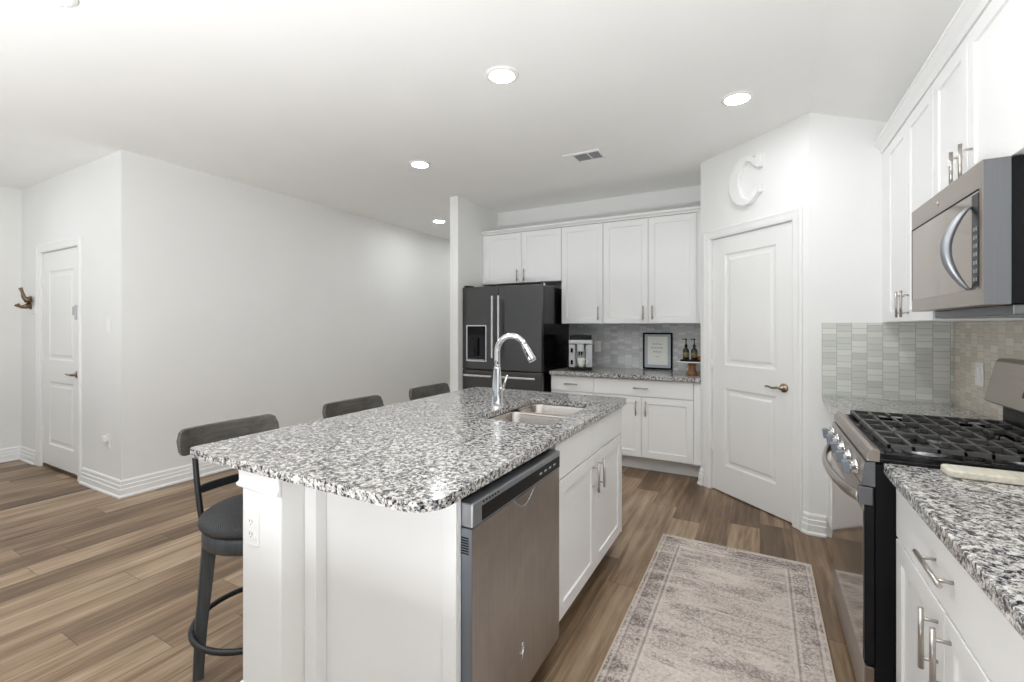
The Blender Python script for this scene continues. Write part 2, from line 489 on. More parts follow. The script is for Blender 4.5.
# door casings and slabs
CP = [(0, 0), (.075, 0), (.075, .012), (.066, .019), (.045, .013), (.018, .012), (.006, .009), (0, .006)]
def casing(name, mat4, a, b, h):
    """a..b jamb faces, casing 0.075 wide outside them, mitred at the head"""
    mb = MB(mat4); loops = []
    for (x, z, dx, dz) in ((a, 0, -1, 0), (a, h, -1, 1), (b, h, 1, 1), (b, 0, 1, 0)):
        loops.append([(x + dx * o, -t_, z + dz * o) for o, t_ in CP])
    mb.loft(loops, smooth=False)
    # jambs lining the opening
    mb.box(a - .018, a, 0, .11, 0, h + .018); mb.box(b, b + .018, 0, .11, 0, h + .018); mb.box(a, b, 0, .11, h, h + .018)
    return struct(mb.build(name, M['trim'], bevel=.0015, seg=1))
EM = frame_m((0, YE, 0), (1, 0), (0, -1))
casing('trim_1', EM, D1a - .002, D1b + .002, D1h)
casing('trim_2', PM, S0 - .003, S1 + .003, DH)
RAISED = [(.006, .006), (.016, .009), (.034, .009), (.05, .003)]
def door(name, mat4, a, b, h, zb, inset, rows, lever_s, lever_dir, hinge_s, hinge_z, lock):
    T = Matrix.Translation((a + .002, inset, zb))
    m = mat4 @ T
    d = struct(MB(m).panel(b - a - .004, h - zb - .003,   .035, .134 if name == 'door_2' else .15, rows, RAISED).build(name, M['door'], bevel=.001, seg=1))
    # lever handle
    c = (lever_s, inset, .93)
    lv = MB(mat4).lathe([(.0, 0), (.032, 0), (.032, -.006), (.026, -.012), (.013, -.016), (.011, -.045), (.0, -.047)], c, 20, 'y')
    y = inset - .045
    lv.tube([(lever_s, y + .006, .93), (lever_s + .02 * lever_dir, y, .932), (lever_s + .06 * lever_dir, y - .002, .926), (lever_s + .095 * lever_dir, y, .934), (lever_s + .115 * lever_dir, y, .931)],
            [.009, .009, .0075, .007, .006], 10)
    h_ = lv.build('door_lever', lock, d)
    hg = None
    for z in hinge_z:
        hb = MB(mat4).tube([(hinge_s, inset - .004, z - .045), (hinge_s, inset - .004, z + .045)], .006, 10)
        hb.box(hinge_s - .012, hinge_s + .012, inset - .003, inset, z - .043, z + .043)
        hb.build('hinge', M['plastic'], d)
    return d
d2 = door('door_2', PM, S0, S1, DH, .012, .012, [(.235 - .012, .86 - .012), (1.05 - .012, 1.945 - .012)], .797, -1, S0 + .004, (.35, 1.05, 1.78), M['lever'])
MB(PM).box(S1 - .005, S1 - .0005, .006, .0118, .88, .98).build('latch_plate', M['bronze'], d2)
d1 = door('door_1', EM, D1a, D1b, D1h, .035, .014, [(.2, .80), (1.01, 1.85)], -5.335, -1, D1a + .006, (.35, 1.03, 1.78), M['lever'])
lt = MB(EM); lt.box(-5.335, -5.300, -.008, .014, 1.42, 1.55); lt.box(-5.40, -5.375, -.004, .014, 1.46, 1.54)
lt.build('latch_guard', M['light_grey'], d1, bevel=.003)
MB(EM).box(D1a, D1b, .012, .10, .001, .03).build('door_sweep', M['bronze'], d1)

# ---------------------------------------------------------------- handles
def bar_handle(parent, p, axis, out, L, name='handle', r=.006, stand=.032, mat=None):
    """bar handle: p = centre on the face, axis = bar direction, out = outward normal"""
    p = Vector(p); a = Vector(axis).normalized(); o = Vector(out).normalized()
    mb = MB(); c = p + o * stand
    mb.tube([c - a * L / 2, c + a * L / 2], r, 12)
    for s in (-1, 1):
        q = p + a * s * L * .33
        mb.tube([q, q + o * stand], r * .72, 10)
    return mb.build(name, mat or M['nickel'], parent)

class Face:
    """a cabinet front plane: pos(u, z, d) gives the world point at u along the wall, d out of it"""
    def __init__(self, axis, face, sign): self.a, self.f, self.s = axis, face, sign
    def m(self, u0, z0, out=0.):
        if self.a == 'x': return frame_m((u0, self.f + self.s * out, z0), (1, 0), (0, self.s))
        return frame_m((self.f + self.s * out, u0, z0), (0, 1), (self.s, 0))
    def p(self, u, z, d=0.): return (u, self.f + self.s * d, z) if self.a == 'x' else (self.f + self.s * d, u, z)
    @property
    def out(self): return (0, self.s, 0) if self.a == 'x' else (self.s, 0, 0)
    @property
    def along(self): return (1, 0, 0) if self.a == 'x' else (0, 1, 0)
    def box(self, mb, u0, u1, d0, d1, z0, z1):
        """d measured outwards from the face"""
        lo, hi = sorted((self.f + self.s * d0, self.f + self.s * d1))
        return mb.box(u0, u1, lo, hi, z0, z1) if self.a == 'x' else mb.box(lo, hi, u0, u1, z0, z1)

def cab_door(fc, par, u0, u1, z0, z1, hs=None, hz=None, g=.002, stile=.058, L=.135):
    """shaker door; hs = handle side (-1 low u, 1 high u), hz = handle centre height"""
    d = MB(fc.m(u0 + g, z0 + g)).panel(u1 - u0 - 2 * g, z1 - z0 - 2 * g, .02, stile, [(stile, z1 - z0 - 2 * g - stile)], SHAKER).build('door', M['cabinet'], par, bevel=.0015, seg=1)
    if hs is not None:
        hu = (u1 - g - .042) if hs > 0 else (u0 + g + .042)
        bar_handle(d, fc.p(hu, hz), (0, 0, 1), fc.out, L)
    return d
def cab_drawer(fc, par, u0, u1, z0, z1, handle=True, g=.002, L=.135, name='drawer'):
    mb = MB(); fc.box(mb, u0 + g, u1 - g, -.02, 0, z0 + g, z1 - g)
    d = mb.build(name, M['cabinet'], par, bevel=.002)
    if handle: bar_handle(d, fc.p((u0 + u1) / 2, (z0 + z1) / 2), fc.along, fc.out, L)
    return d
def cab_body(fc, par, u0, u1, depth, z0, z1, toe=None, fill=None, name='body'):
    mb = MB(); fc.box(mb, u0, u1, -depth, -.021, z0, z1)
    if fill: fc.box(mb, fill[0], fill[1], -.0205, -.001, z0, z1)
    b = mb.build(name, M['cabinet'], par, bevel=.001, seg=1)
    if toe:
        mb = MB(); fc.box(mb, u0, u1, -depth, -toe[0], 0.001, z0)
        mb.build('toe_kick', toe[1], par)
    return b

# ---------------------------------------------------------------- back wall cabinets
UB = Face('x', 4.52, -1)
def back_upper(u0, u1, z0, label, doors, fill=None):
    t = empty('upper_cabinet', ((u0 + u1) / 2, 4.86, z0), label, 'cabinet', 'white upper cabinets on the fridge wall')
    cab_body(UB, t, u0, u1, .345, z0, 2.425, fill=fill)
    for a in doors: cab_door(UB, t, *a)
    return t
back_upper(-2.858, -1.868, 1.85, 'short white two-door upper cabinet hung over the black refrigerator',
           [(-2.835, -2.352, 1.85, 2.42, 1, 1.935), (-2.352, -1.868, 1.85, 2.42, -1, 1.935)], (-2.858, -2.835))
back_upper(-1.866, -1.410, 1.39, 'tall single-door white upper cabinet above the espresso machine', [(-1.866, -1.410, 1.39, 2.42, 1, 1.495)])
back_upper(-1.408, -.452, 1.39, 'tall two-door white upper cabinet above the framed print', [(-1.408, -.957, 1.39, 2.42, 1, 1.495), (-.957, -.512, 1.39, 2.42, -1, 1.495)], (-.512, -.452))
CR = [(0, 2.426), (.004, 2.426), (.006, 2.436), (.03, 2.448), (.034, 2.452), (.034, 2.468), (0, 2.468)]
struct(MB().sweep([(-2.858, 4.521), (-.452, 4.521)], [(-.1, 2.426)] + CR[1:-1] + [(-.1, 2.468)], -1).build('trim_3', M['cabinet']))

LB = Face('x', 4.235, -1)
t = empty('base_cabinet', (-1.637, 4.86, 0), 'narrow white base cabinet with one small drawer, beside the refrigerator', 'cabinet')
cab_body(LB, t, -1.864, -1.411, .62, .15, .876, toe=(.165, M['trim']))
cab_drawer(LB, t, -1.864, -1.411, .716, .872); cab_door(LB, t, -1.864, -1.411, .155, .712, 1, .61)
t = empty('base_cabinet', (-.93, 4.86, 0), 'white base cabinet with one wide drawer over two doors, beside the pantry', 'cabinet')
cab_body(LB, t, -1.410, -.452, .62, .15, .876, toe=(.165, M['trim']), fill=(-.506, -.452))
cab_drawer(LB, t, -1.410, -.508, .716, .872); cab_door(LB, t, -1.410, -.959, .155, .712, 1, .61); cab_door(LB, t, -.959, -.508, .155, .712, -1, .61)
tag(MB().prism(rrect(-1.866, -.452, 4.195, 4.858, .004), .877, .914).build('countertop', M['granite'], bevel=.004), 'speckled granite countertop along the fridge wall under the framed print', 'countertop')
tag(MB().box(-2.0, -.452, 4.859, 4.869, .90, 1.389).build('tile_backsplash', M['tile_back']), 'grey glass tile backsplash behind the framed print and espresso machine', 'backsplash')

# ---------------------------------------------------------------- right wall cabinets
UR = Face('y', .66, -1)
t = empty('upper_cabinet', (.99, 3.0, 1.385), 'tall white two-door upper cabinet in the far right corner, left of the microwave', 'cabinet')
cab_body(UR, t, 2.612, 3.553, .335, 1.385, 2.425, fill=(3.425, 3.553))
cab_door(UR, t, 2.612, 3.018, 1.385, 2.42, 1, 1.475); cab_door(UR, t, 3.018, 3.423, 1.385, 2.42, -1, 1.475)
t = empty('upper_cabinet', (.99, 2.24, 1.867), 'white two-door upper cabinet directly above the microwave', 'cabinet')
cab_body(UR, t, 1.825, 2.610, .335, 1.868, 2.425)
cab_door(UR, t, 1.825, 2.238, 1.868, 2.42, 1, 1.945); cab_door(UR, t, 2.238, 2.610, 1.868, 2.42, -1, 1.945)
struct(MB().sweep([(.661, 1.825), (.661, 3.553)], [(-.1, 2.426), (.004, 2.426), (.008, 2.436), (.012, 2.446), (.036, 2.474), (.042, 2.478), (.042, 2.49), (-.1, 2.49)], 1).build('trim_4', M['cabinet']))

BR = Face('y', .385, -1)
t = empty('base_cabinet', (.99, 3.1, 0), 'white base cabinet in the far corner beyond the range', 'cabinet')
cab_body(BR, t, 2.662, 3.553, .60, .11, .876, toe=(.09, M['trim']))
cab_drawer(BR, t, 2.662, 3.50, .69, .872); cab_door(BR, t, 2.662, 3.08, .115, .686, 1, .58); cab_door(BR, t, 3.08, 3.50, .115, .686, -1, .58)
t = empty('base_cabinet', (.99, 1.44, 0), 'white base cabinet nearest the camera with a wide drawer over two doors', 'cabinet')
cab_body(BR, t, 1.005, 1.880, .60, .11, .876, toe=(.09, M['trim']))
cab_drawer(BR, t, 1.005, 1.880, .684, .872, L=.18); cab_door(BR, t, 1.005, 1.4425, .115, .68, 1, .582, L=.15); cab_door(BR, t, 1.4425, 1.880, .115, .68, -1, .582, L=.15)
t = empty('base_cabinet', (.99, .55, 0), 'white base cabinet at the photo\'s bottom right edge', 'cabinet')
cab_body(BR, t, .25, 1.003, .60, .11, .876, toe=(.09, M['trim'])); cab_drawer(BR, t, .25, 1.003, .684, .872, L=.18); cab_door(BR, t, .25, 1.003, .115, .68, 1, .582)
tag(MB().prism(rrect(.355, .985, .25, 1.888, .004), .877, .914).build('countertop', M['granite'], bevel=.005), 'speckled granite countertop on the near side of the range', 'countertop')
tag(MB().prism(rrect(.355, .985, 2.658, 3.543, .004), .877, .914).build('countertop', M['granite'], bevel=.005), 'short granite countertop in the far corner behind the range', 'countertop')
tag(MB().box(.353, .987, 3.544, 3.554, .90, 1.384).build('tile_backsplash', M['tile_far']), 'pale glass tile backsplash on the far wall beside the pantry', 'backsplash')
tag(MB().box(.988, .999, .25, 3.543, .90, 1.384).build('tile_backsplash', M['tile_right']), 'glass tile backsplash on the right wall behind the range, coloured with its beige reflections', 'backsplash')

# ---------------------------------------------------------------- island
t = empty('island_half_wall', (-1.465, 1.9, 0), 'white half wall carrying the stool side of the island', 'half wall')
MB().box(-1.57, -1.362, .93, 2.76, 0.001, .882).build('wall_body', M['wall'], t, bevel=.006, seg=3)
MB().sweep([(-1.36, .93), (-1.57, .93), (-1.57, 2.76)], [(0, .806), (.006, .808), (.013, .814), (.014, .822), (.008, .829), (.007, .836), (.009, .8825), (0, .8825)], 1).build('cap_trim', M['trim'], t)
MB().sweep([(-1.36, .93), (-1.57, .93), (-1.57, 2.76)], BP, 1).build('baseboard', M['trim'], t)
t = empty('island_end_panel', (-1.06, 1.07, 0), 'plain white end panel of the island beside the dishwasher', 'panel')
MB().box(-1.360, -.757, 1.062, 1.078, 0.001, .882).build('panel', M['cabinet'], t)
mb = MB(); mb.box(-1.360, -1.302, 1.016, 1.0615, .001, .882); mb.build('stile', M['cabinet'], t, bevel=.003)
mb = MB(); mb.box(-.806, -.757, 1.054, 1.0615, .001, .882); mb.build('stile', M['cabinet'], t, bevel=.002)

IS = Face('y', -.74, 1)
t = empty('sink_cabinet', (-1.05, 2.24, 0), 'white island sink cabinet with a false drawer front over two doors', 'cabinet')
mb = MB(); mb.box(-1.36, -.761, 1.735, 1.745, .11, .876); mb.box(-1.36, -.761, 2.745, 2.76, .11, .876); mb.box(-1.36, -1.35, 1.745, 2.745, .11, .876); mb.box(-1.35, -.761, 1.745, 2.745, .11, .125)
mb.box(-.7605, -.742, 1.735, 1.757, .11, .876); mb.box(-.7605, -.742, 2.738, 2.76, .11, .876)
mb.box(-.78, -.761, 1.745, 2.745, .68, .72)
mb.build('body', M['cabinet'], t)
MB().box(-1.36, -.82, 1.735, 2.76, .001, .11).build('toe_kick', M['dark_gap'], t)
cab_drawer(IS, t, 1.757, 2.738, .713, .872, handle=False, name='false_drawer_front')
cab_door(IS, t, 1.757, 2.2475, .115, .709, 1, .602, L=.145); cab_door(IS, t, 2.2475, 2.738, .115, .709, -1, .602, L=.145)

# countertop with the sink cut-out
def slab_with_hole(outer, hole, z0, z1):
    mb = MB(); bm = mb.bm; ed = []
    for L in (outer, hole):
        vs = [bm.verts.new((x, y, z0)) for x, y in L]
        ed += [bm.edges.new((vs[i], vs[(i + 1) % len(vs)])) for i in range(len(vs))]
    r = bmesh.ops.triangle_fill(bm, edges=ed, use_beauty=True)
    fs = [g for g in r['geom'] if isinstance(g, bmesh.types.BMFace)]
    e = bmesh.ops.extrude_face_region(bm, geom=fs)
    bmesh.ops.translate(bm, verts=[g for g in e['geom'] if isinstance(g, bmesh.types.BMVert)], vec=(0, 0, z1 - z0))
    return mb
outer = rrect(-1.848, -.722, .889, 2.835, .06, 8, [.085, .05, .05, .035])
SX0, SX1, SY0, SY1 = -1.235, -.84, 1.862, 2.55
hole = rrect(SX0, SX1, SY0, SY1, .035, 6)
tag(slab_with_hole(outer, hole, .884, .914).build('island_countertop', M['granite'], bevel=.0045), 'large speckled granite island countertop with rounded corners', 'countertop')

# double bowl sink
t = empty('double_sink', (-1.035, 2.2, .70), 'stainless steel double bowl sink set under the island countertop', 'sink')
def bowl(y0, y1, depth, drain=True):
    x0, x1 = SX0 + .004, SX1 - .004; mb = MB(); loops = []
    zt = .881
    for ins, z, r in ((-.012, zt, .07), (.0, zt, .06), (.003, zt - .006, .058), (.012, zt - depth + .03, .05), (.02, zt - depth + .010, .045), (.04, zt - depth, .03), (.13, zt - depth - .004, .02)):
        loops.append([(a, b, z) for a, b in rrect(x0 + ins, x1 - ins, y0 + ins, y1 - ins, max(r, .01), 6)])
    # outside skin of the sheet
    for ins, z, r in ((.035, zt - depth - .008, .03), (.006, zt - depth + .02, .05), (-.003, zt - .008, .058)):
        loops.append([(a, b, z) for a, b in rrect(x0 + ins, x1 - ins, y0 + ins, y1 - ins, max(r, .01), 6)])
    rows = [[mb.v(p) for p in L] for L in loops]
    n = len(rows[0])
    for k in range(6):
        for i in range(n): mb.face([rows[k][i], rows[k][(i + 1) % n], rows[k + 1][(i + 1) % n], rows[k + 1][i]], True)
    mb.face(rows[6])
    for k in (7, 8):
        for i in range(n): mb.face([rows[k][i], rows[k][(i + 1) % n], rows[k + 1][(i + 1) % n], rows[k + 1][i]], True)
    mb.face(rows[7])
    for i in range(n): mb.face([rows[9][i], rows[9][(i + 1) % n], rows[0][(i + 1) % n], rows[0][i]], True)
    b = mb.build('bowl', M['sink'], t)
    c = ((x0 + x1) / 2, (y0 + y1) / 2, zt - depth - .003)
    MB().lathe([(.05, 0), (.048, .003), (.036, .002), (.03, -.004), (.0, -.004)], c, 24).build('drain', M['chrome'], b)
bowl(SY0 + .004, 2.256, .20); bowl(2.284, SY1 - .004, .18)
MB().box(SX0 + .03, SX1 - .03, 2.252, 2.288, .866, .876).build('divider', M['sink'], t, bevel=.004)

# faucet
fx, fy = -1.327, 2.252
t = empty('pull_down_faucet', (fx, fy, .914), 'tall chrome pull-down faucet with a high arc, beside the island sink', 'faucet')
MB().lathe([(.0, 0), (.036, 0), (.036, .008), (.033, .014), (.031, .06), (.026, .14), (.020, .205), (.0185, .215), (0, .215)], (fx, fy, .914), 28).build('body', M['chrome'], t)
path = [(fx, fy, 1.125), (fx, fy, 1.17), (fx, fy, 1.215)]
for k in range(1, 15):
    a = PI - k * (PI * .86) / 14
    path.append((fx + .093 + .093 * math.cos(a), fy, 1.215 + .093 * math.sin(a)))
MB().tube(path, .0168, 16).build('neck', M['chrome'], t)
e0_, e1_ = Vector(path[-1]), Vector(path[-2]); dd = (e0_ - e1_).normalized()
hd = MB().tube([e0_ - dd * .004, e0_ + dd * .004, e0_ + dd * .03, e0_ + dd * .085, e0_ + dd * .098], [.0178, .0185, .0205, .0235, .0225], 18).build('spray_head', M['chrome'], t)
mb = MB()
for k in (.028, .048, .062):
    c = e0_ + dd * k; mb.box(c.x - .004, c.x + .004, c.y - .0245, c.y - .015, c.z - .0055, c.z + .0055)
mb.build('spray_button', M['black_plastic'], hd, bevel=.001)
MB().tube([(fx + .018, fy - .002, 1.00), (fx + .042, fy - .004, 1.008)], .0125, 14).build('handle_hub', M['chrome'], t)
MB().tube([(fx + .036, fy - .004, 1.006), (fx + .05, fy - .004, 1.03), (fx + .068, fy - .004, 1.085)], [.007, .0065, .005], 10).build('lever', M['chrome'], t)

# dishwasher
dy0, dy1, dx = 1.082, 1.728, -.722
t = empty('dishwasher', (-1.05, 1.405, 0), 'stainless steel dishwasher built into the island, left of the sink cabinet', 'dishwasher')
MB().box(-1.34, -.765, dy0 + .004, dy1 - .004, .08, .865).build('tub', M['dark_gap'], t)
mb = MB(); mb.box(-.764, dx, dy0, dy1, .085, .779); mb.build('door', M['dw_steel'], t, bevel=.003)
mb = MB(); mb.box(-.766, dx + .001, dy0 - .001, dy0 + .0015, .085, .779); mb.build('door_side', M['dark_blue_metal'], t)
cp = MB().box(-.764, dx + .003, dy0, dy1, .782, .852).build('control_panel', M['grey_metal'], t, bevel=.004)
MB().box(dx + .0025, dx + .0045, dy0 + .05, dy1 - .012, .789, .832).build('control_strip', M['black_plastic'], cp)
mb = MB()
for k in range(6): mb.box(dx + .002, dx + .004, dy0 + .055 + k * .017, dy0 + .063 + k * .017, .840, .845)
mb.build('vent_slot', M['dark_gap'], cp)
for k in range(4): MB().box(dx + .004, dx + .0052, dy1 - .20 + k * .042, dy1 - .18 + k * .042, .808, .815).build('button', M['light_grey'], cp)
mb = MB()
for k in range(7): mb.box(-.758, -.732, dy0 - .002, dy0, .735 + k * .0075 - .03, .739 + k * .0075 - .03)
mb.build('side_vent', M['dark_gap'], t)
# pocket handle: recessed cup under a curved lip
mb = MB(); pts = [(1.33 + .16 * k / 12, .782 - .042 * math.sin(PI * k / 12) - .004) for k in range(13)]
mb.prism(pts, dx - .002, dx + .0012, 'yz'); mb.build('pocket_handle', M['steel'], t)
MB().tube([(dx + .0015, a, b) for a, b in pts], .0028, 8).build('handle_lip', M['grey_metal'], t)
mb = MB()
mb.tube([(dx + .0005, 1.385, .205), (dx + .001, 1.405, .245)], .0022, 8); mb.tube([(dx + .0005, 1.405, .21), (dx + .001, 1.385, .235)], .0018, 8)
mb.tube([(dx + .001, 1.398 + .009 * math.cos(2 * PI * k / 10), .256 + .009 * math.sin(2 * PI * k / 10)) for k in range(10)], .0015, 6, closed=True)
mb.build('badge', M['chrome'], t)
MB().box(-1.34, -.80, dy0, dy1, .001, .08).build('toe_kick', M['black'], t)

# ---------------------------------------------------------------- refrigerator
fx0, fx1, fyf = -2.858, -1.905, 4.10
t = empty('refrigerator', (-2.37, 4.5, 0), 'black stainless french door refrigerator with ice dispenser', 'refrigerator')
MB().box(fx0 + .005, fx1 - .002, fyf + .06, 4.845, .02, 1.772).build('body', M['black_gloss'], t, bevel=.004)
mid = -2.409
ld = MB().box(fx0, mid - .002, fyf, fyf + .055, .900, 1.785).build('left_door', M['fridge'], t, bevel=.008, seg=3)
rd = MB().box(mid + .002, fx1, fyf, fyf + .055, .900, 1.785).build('right_door', M['fridge'], t, bevel=.008, seg=3)
def fhandle(par, x, y0, z0, z1):
    mb = MB(); mb.box(x - .011, x + .011, y0 - .062, y0 - .046, z0, z1); mb.box(x - .009, x + .009, y0 - .047, y0, z0 + .012, z0 + .034); mb.box(x - .009, x + .009, y0 - .047, y0, z1 - .034, z1 - .012)
    mb.build('handle', M['pale_steel'], par, bevel=.004, seg=3)
fhandle(ld, mid - .038, fyf, 1.03, 1.68); fhandle(rd, mid + .038, fyf, 1.03, 1.68)
def hhandle(par, x0, x1, z):
    mb = MB(); mb.box(x0, x1, fyf - .06, fyf - .044, z - .011, z + .011); mb.box(x0 + .012, x0 + .034, fyf - .045, fyf, z - .009, z + .009); mb.box(x1 - .034, x1 - .012, fyf - .045, fyf, z - .009, z + .009)
    mb.build('handle', M['pale_steel'], par, bevel=.004, seg=3)
for a, b in ((fx0, mid - .002), (mid + .002, fx1)):
    dr = MB().box(a, b, fyf, fyf + .055, .665, .893).build('drawer', M['fridge'], t, bevel=.008, seg=3)
    hhandle(dr, a + .05, b - .05, .838)
dr = MB().box(fx0, fx1, fyf, fyf + .055, .09, .658).build('freezer_drawer', M['fridge'], t, bevel=.008, seg=3)
hhandle(dr, fx0 + .06, fx1 - .06, .60)
MB().box(fx0 + .01, fx1 - .01, fyf + .03, fyf + .06, .01, .088).build('kick_grille', M['black'], t)
# dispenser
dp = MB(); dx0, dx1, dz0, dz1 = -2.80, -2.545, .985, 1.375
for a in ((dx0, dx1, dz1 - .012, dz1), (dx0, dx1, dz0, dz0 + .012), (dx0, dx0 + .012, dz0 + .012, dz1 - .012), (dx1 - .012, dx1, dz0 + .012, dz1 - .012)):
    dp.box(a[0], a[1], fyf - .008, fyf + .001, a[2], a[3])
dpo = dp.build('dispenser_frame', M['pale_steel'], ld)
MB().box(dx0 + .012, dx1 - .012, fyf - .003, fyf + .002, dz0 + .012, dz1 - .012).build('dispenser_cavity', M['black_gloss'], ld)
MB().box(dx0 + .02, dx1 - .02, fyf - .006, fyf - .003, 1.27, dz1 - .02).build('dispenser_display', M['display'], ld)
mb = MB().box(-2.70, -2.645, fyf - .022, fyf - .003, 1.04, 1.24); mb.build('dispenser_paddle', M['black_plastic'], ld, bevel=.006)
MB().box(dx0 + .02, dx1 - .02, fyf - .02, fyf - .003, dz0 + .014, dz0 + .026).build('drip_tray', M['grey_metal'], ld)
for hx in (fx1 - .04, fx0 + .04):
    MB().box(hx - .03, hx + .03, fyf + .02, fyf + .13, 1.786, 1.806).build('hinge_cover', M['black_plastic'], t, bevel=.004)
MB().box(fx1 - .03, fx1 - .005, fyf + .065, fyf + .095, 1.7725, 1.80).build('hinge_tag', M['plastic'], t)

# ---------------------------------------------------------------- range
ry0, ry1 = 1.892, 2.652
t = empty('gas_range', (.65, 2.272, 0), 'stainless steel gas range with black grates and bowed oven handle', 'range')
MB().box(.335, .965, ry0, ry1, .02, .905).build('body', M['black'], t, bevel=.002)
# cooktop pan with raised rim
ct = MB(); ct.box(.349, .965, ry0 + .002, ry1 - .002, .906, .925)
for a in ((.349, .90, ry0 + .0, ry0 + .022), (.349, .90, ry1 - .022, ry1 - .0), (.349, .362, ry0 + .022, ry1 - .022), (.885, .90, ry0 + .022, ry1 - .022)):
    ct.box(a[0], a[1], a[2], a[3], .925, .945)
ct.build('cooktop', M['black_gloss'], t, bevel=.003)
MB().prism([(.312, .912), (.312, .936), (.320, .950), (.330, .956), (.348, .951), (.348, .912)], ry0 + .002, ry1 - .002, 'xz').build('front_trim', M['steel'], t, bevel=.002)
cpl = MB().prism([(.298, .835), (.307, .905), (.335, .908), (.335, .832), (.300, .832)], ry0 + .003, ry1 - .003, 'xz').build('control_panel', M['steel'], t, bevel=.002)
MB().prism([(.2975, .832), (.3065, .908), (.334, .911), (.334, .829)], ry0 - .001, ry0 + .003, 'xz').build('panel_end_cap', M['side_metal'], cpl)
for ky in (1.985, 2.12, 2.265, 2.41, 2.555):
    kz = .868; k = MB(Matrix.Translation((.3025, ky, kz)) @ Matrix.Rotation(math.radians(-7), 4, 'Y'))
    k.lathe([(.0, 0), (.026, 0), (.026, -.008), (.020, -.012), (.018, -.026), (.0, -.026)], (0, 0, 0), 20, 'x')
    kn = k.build('knob', M['chrome'], t)
    g = MB(Matrix.Translation((.3025, ky, kz)) @ Matrix.Rotation(math.radians(-7), 4, 'Y'))
    g.box(-.046, -.024, -.011, .011, -.022, .022); g.build('grip', M['dark_blue_metal'], kn, bevel=.003)
# oven door: frame and window
od = MB(); od.box(.306, .333, ry0 + .003, ry1 - .003, .235, .826); odo = od.build('oven_door', M['black_plastic'], t, bevel=.002)
MB().box(.303, .3058, ry0 + .012, ry1 - .012, .245, .742).build('oven_window', M['mirror_tan'], odo)
mb = MB(); mb.box(.300, .3058, ry0 + .003, ry1 - .003, .745, .825); mb.build('door_top_band', M['steel'], odo, bevel=.002)
hy = [ry0 + .02 + (ry1 - ry0 - .04) * k / 16 for k in range(17)]
loops = []
for k, y in enumerate(hy):
    x = .296 - .052 * math.sin(PI * k / 16) ** .7
    loops.append([(x - .008, y, .768), (x - .011, y, .785), (x - .008, y, .802), (x + .006, y, .802), (x + .009, y, .785), (x + .006, y, .768)])
hb = MB().loft(loops).build('handle', M['nickel'], odo, bevel=.002)
for a in (ry0 - .002, ry1 - .022): MB().box(.290, .328, a, a + .024, .766, .826).build('handle_bracket', M['side_metal'], hb, bevel=.003)
mb = MB(); mb.box(.306, .333, ry0 + .003, ry1 - .003, .075, .228); dwr = mb.build('bottom_drawer', M['steel'], t, bevel=.003)
MB().box(.345, .9, ry0 + .02, ry1 - .02, .001, .02).build('foot', M['black'], t)
# burners
for bx, by, br in ((.50, 2.06, .045), (.50, 2.48, .05), (.75, 2.06, .036), (.75, 2.48, .04), (.625, 2.272, .05)):
    b = MB().lathe([(0, 0), (br + .02, 0), (br + .018, .005), (br, .007), (br, .012), (0, .012)], (bx, by, .925), 24).build('burner', M['grey_metal'], t)
    MB().lathe([(0, 0), (br - .004, 0), (br - .004, .006), (br - .012, .009), (0, .009)], (bx, by, .937), 24).build('burner_cap', M['iron'], b)
# three cast iron grates
gw = (ry1 - ry0 - .044) / 3
for k in range(3):
    a, b = ry0 + .022 + gw * k + .003, ry0 + .022 + gw * (k + 1) - .003
    g = MB(); z0, z1 = .955, .970; X0, X1 = .370, .88; w = .0055
    for y in (a, b - 2 * w): g.box(X0, X1, y, y + 2 * w, z0, z1)
    m_ = (a + b) / 2; N = 8
    for i_ in range(N + 1):
        x = X0 + w + (X1 - X0 - 2 * w) * i_ / N
        if i_ in (2, 6):      # fingers stop short of the burner
            g.box(x - w, x + w, a, a + (b - a) * .34, z0, z1 + .001); g.box(x - w, x + w, b - (b - a) * .34, b, z0, z1 + .001)
        else: g.box(x - w, x + w, a, b, z0, z1)
    for x0_, x1_ in ((X0, X0 + .085), (X0 + .165, X1 - .165), (X1 - .085, X1)): g.box(x0_, x1_, m_ - w, m_ + w, z0 + .001, z1 + .001)
    for x in (X0, X1 - .012):
        for y in (a, b - .012): g.box(x, x + .012, y, y + .012, .9255, z0)
    g.build('grate', M['iron'], t, bevel=.0015, seg=1)
# back guard
gp = [(.832, 1.052), (.838, 1.045), (.965, 1.045), (.965, 1.218), (.915, 1.228), (.880, 1.226), (.868, 1.215)]
bg = MB().prism(gp, ry0 + .002, ry1 - .002, 'xz').build('back_guard', M['steel'], t, bevel=.003)
MB().prism([(.885, .926), (.885, 1.045), (.965, 1.045), (.965, .926)], ry0 + .02, ry1 - .02, 'xz').build('guard_base', M['black_plastic'], t)
def gpt(s, o): # point on the sloped face
    a = Vector((.832, 0, 1.052)); b = Vector((.868, 0, 1.215)); p = a.lerp(b, s); n = Vector((-(b.z - a.z), 0, b.x - a.x)).normalized(); return p + n * o
q = [gpt(.28, -.0005), gpt(.28, .002), gpt(.80, .002), gpt(.80, -.0005)]
MB().prism([(p.x, p.z) for p in q], ry0 + .18, ry1 - .30, 'xz').build('clock_display', M['display'], bg)

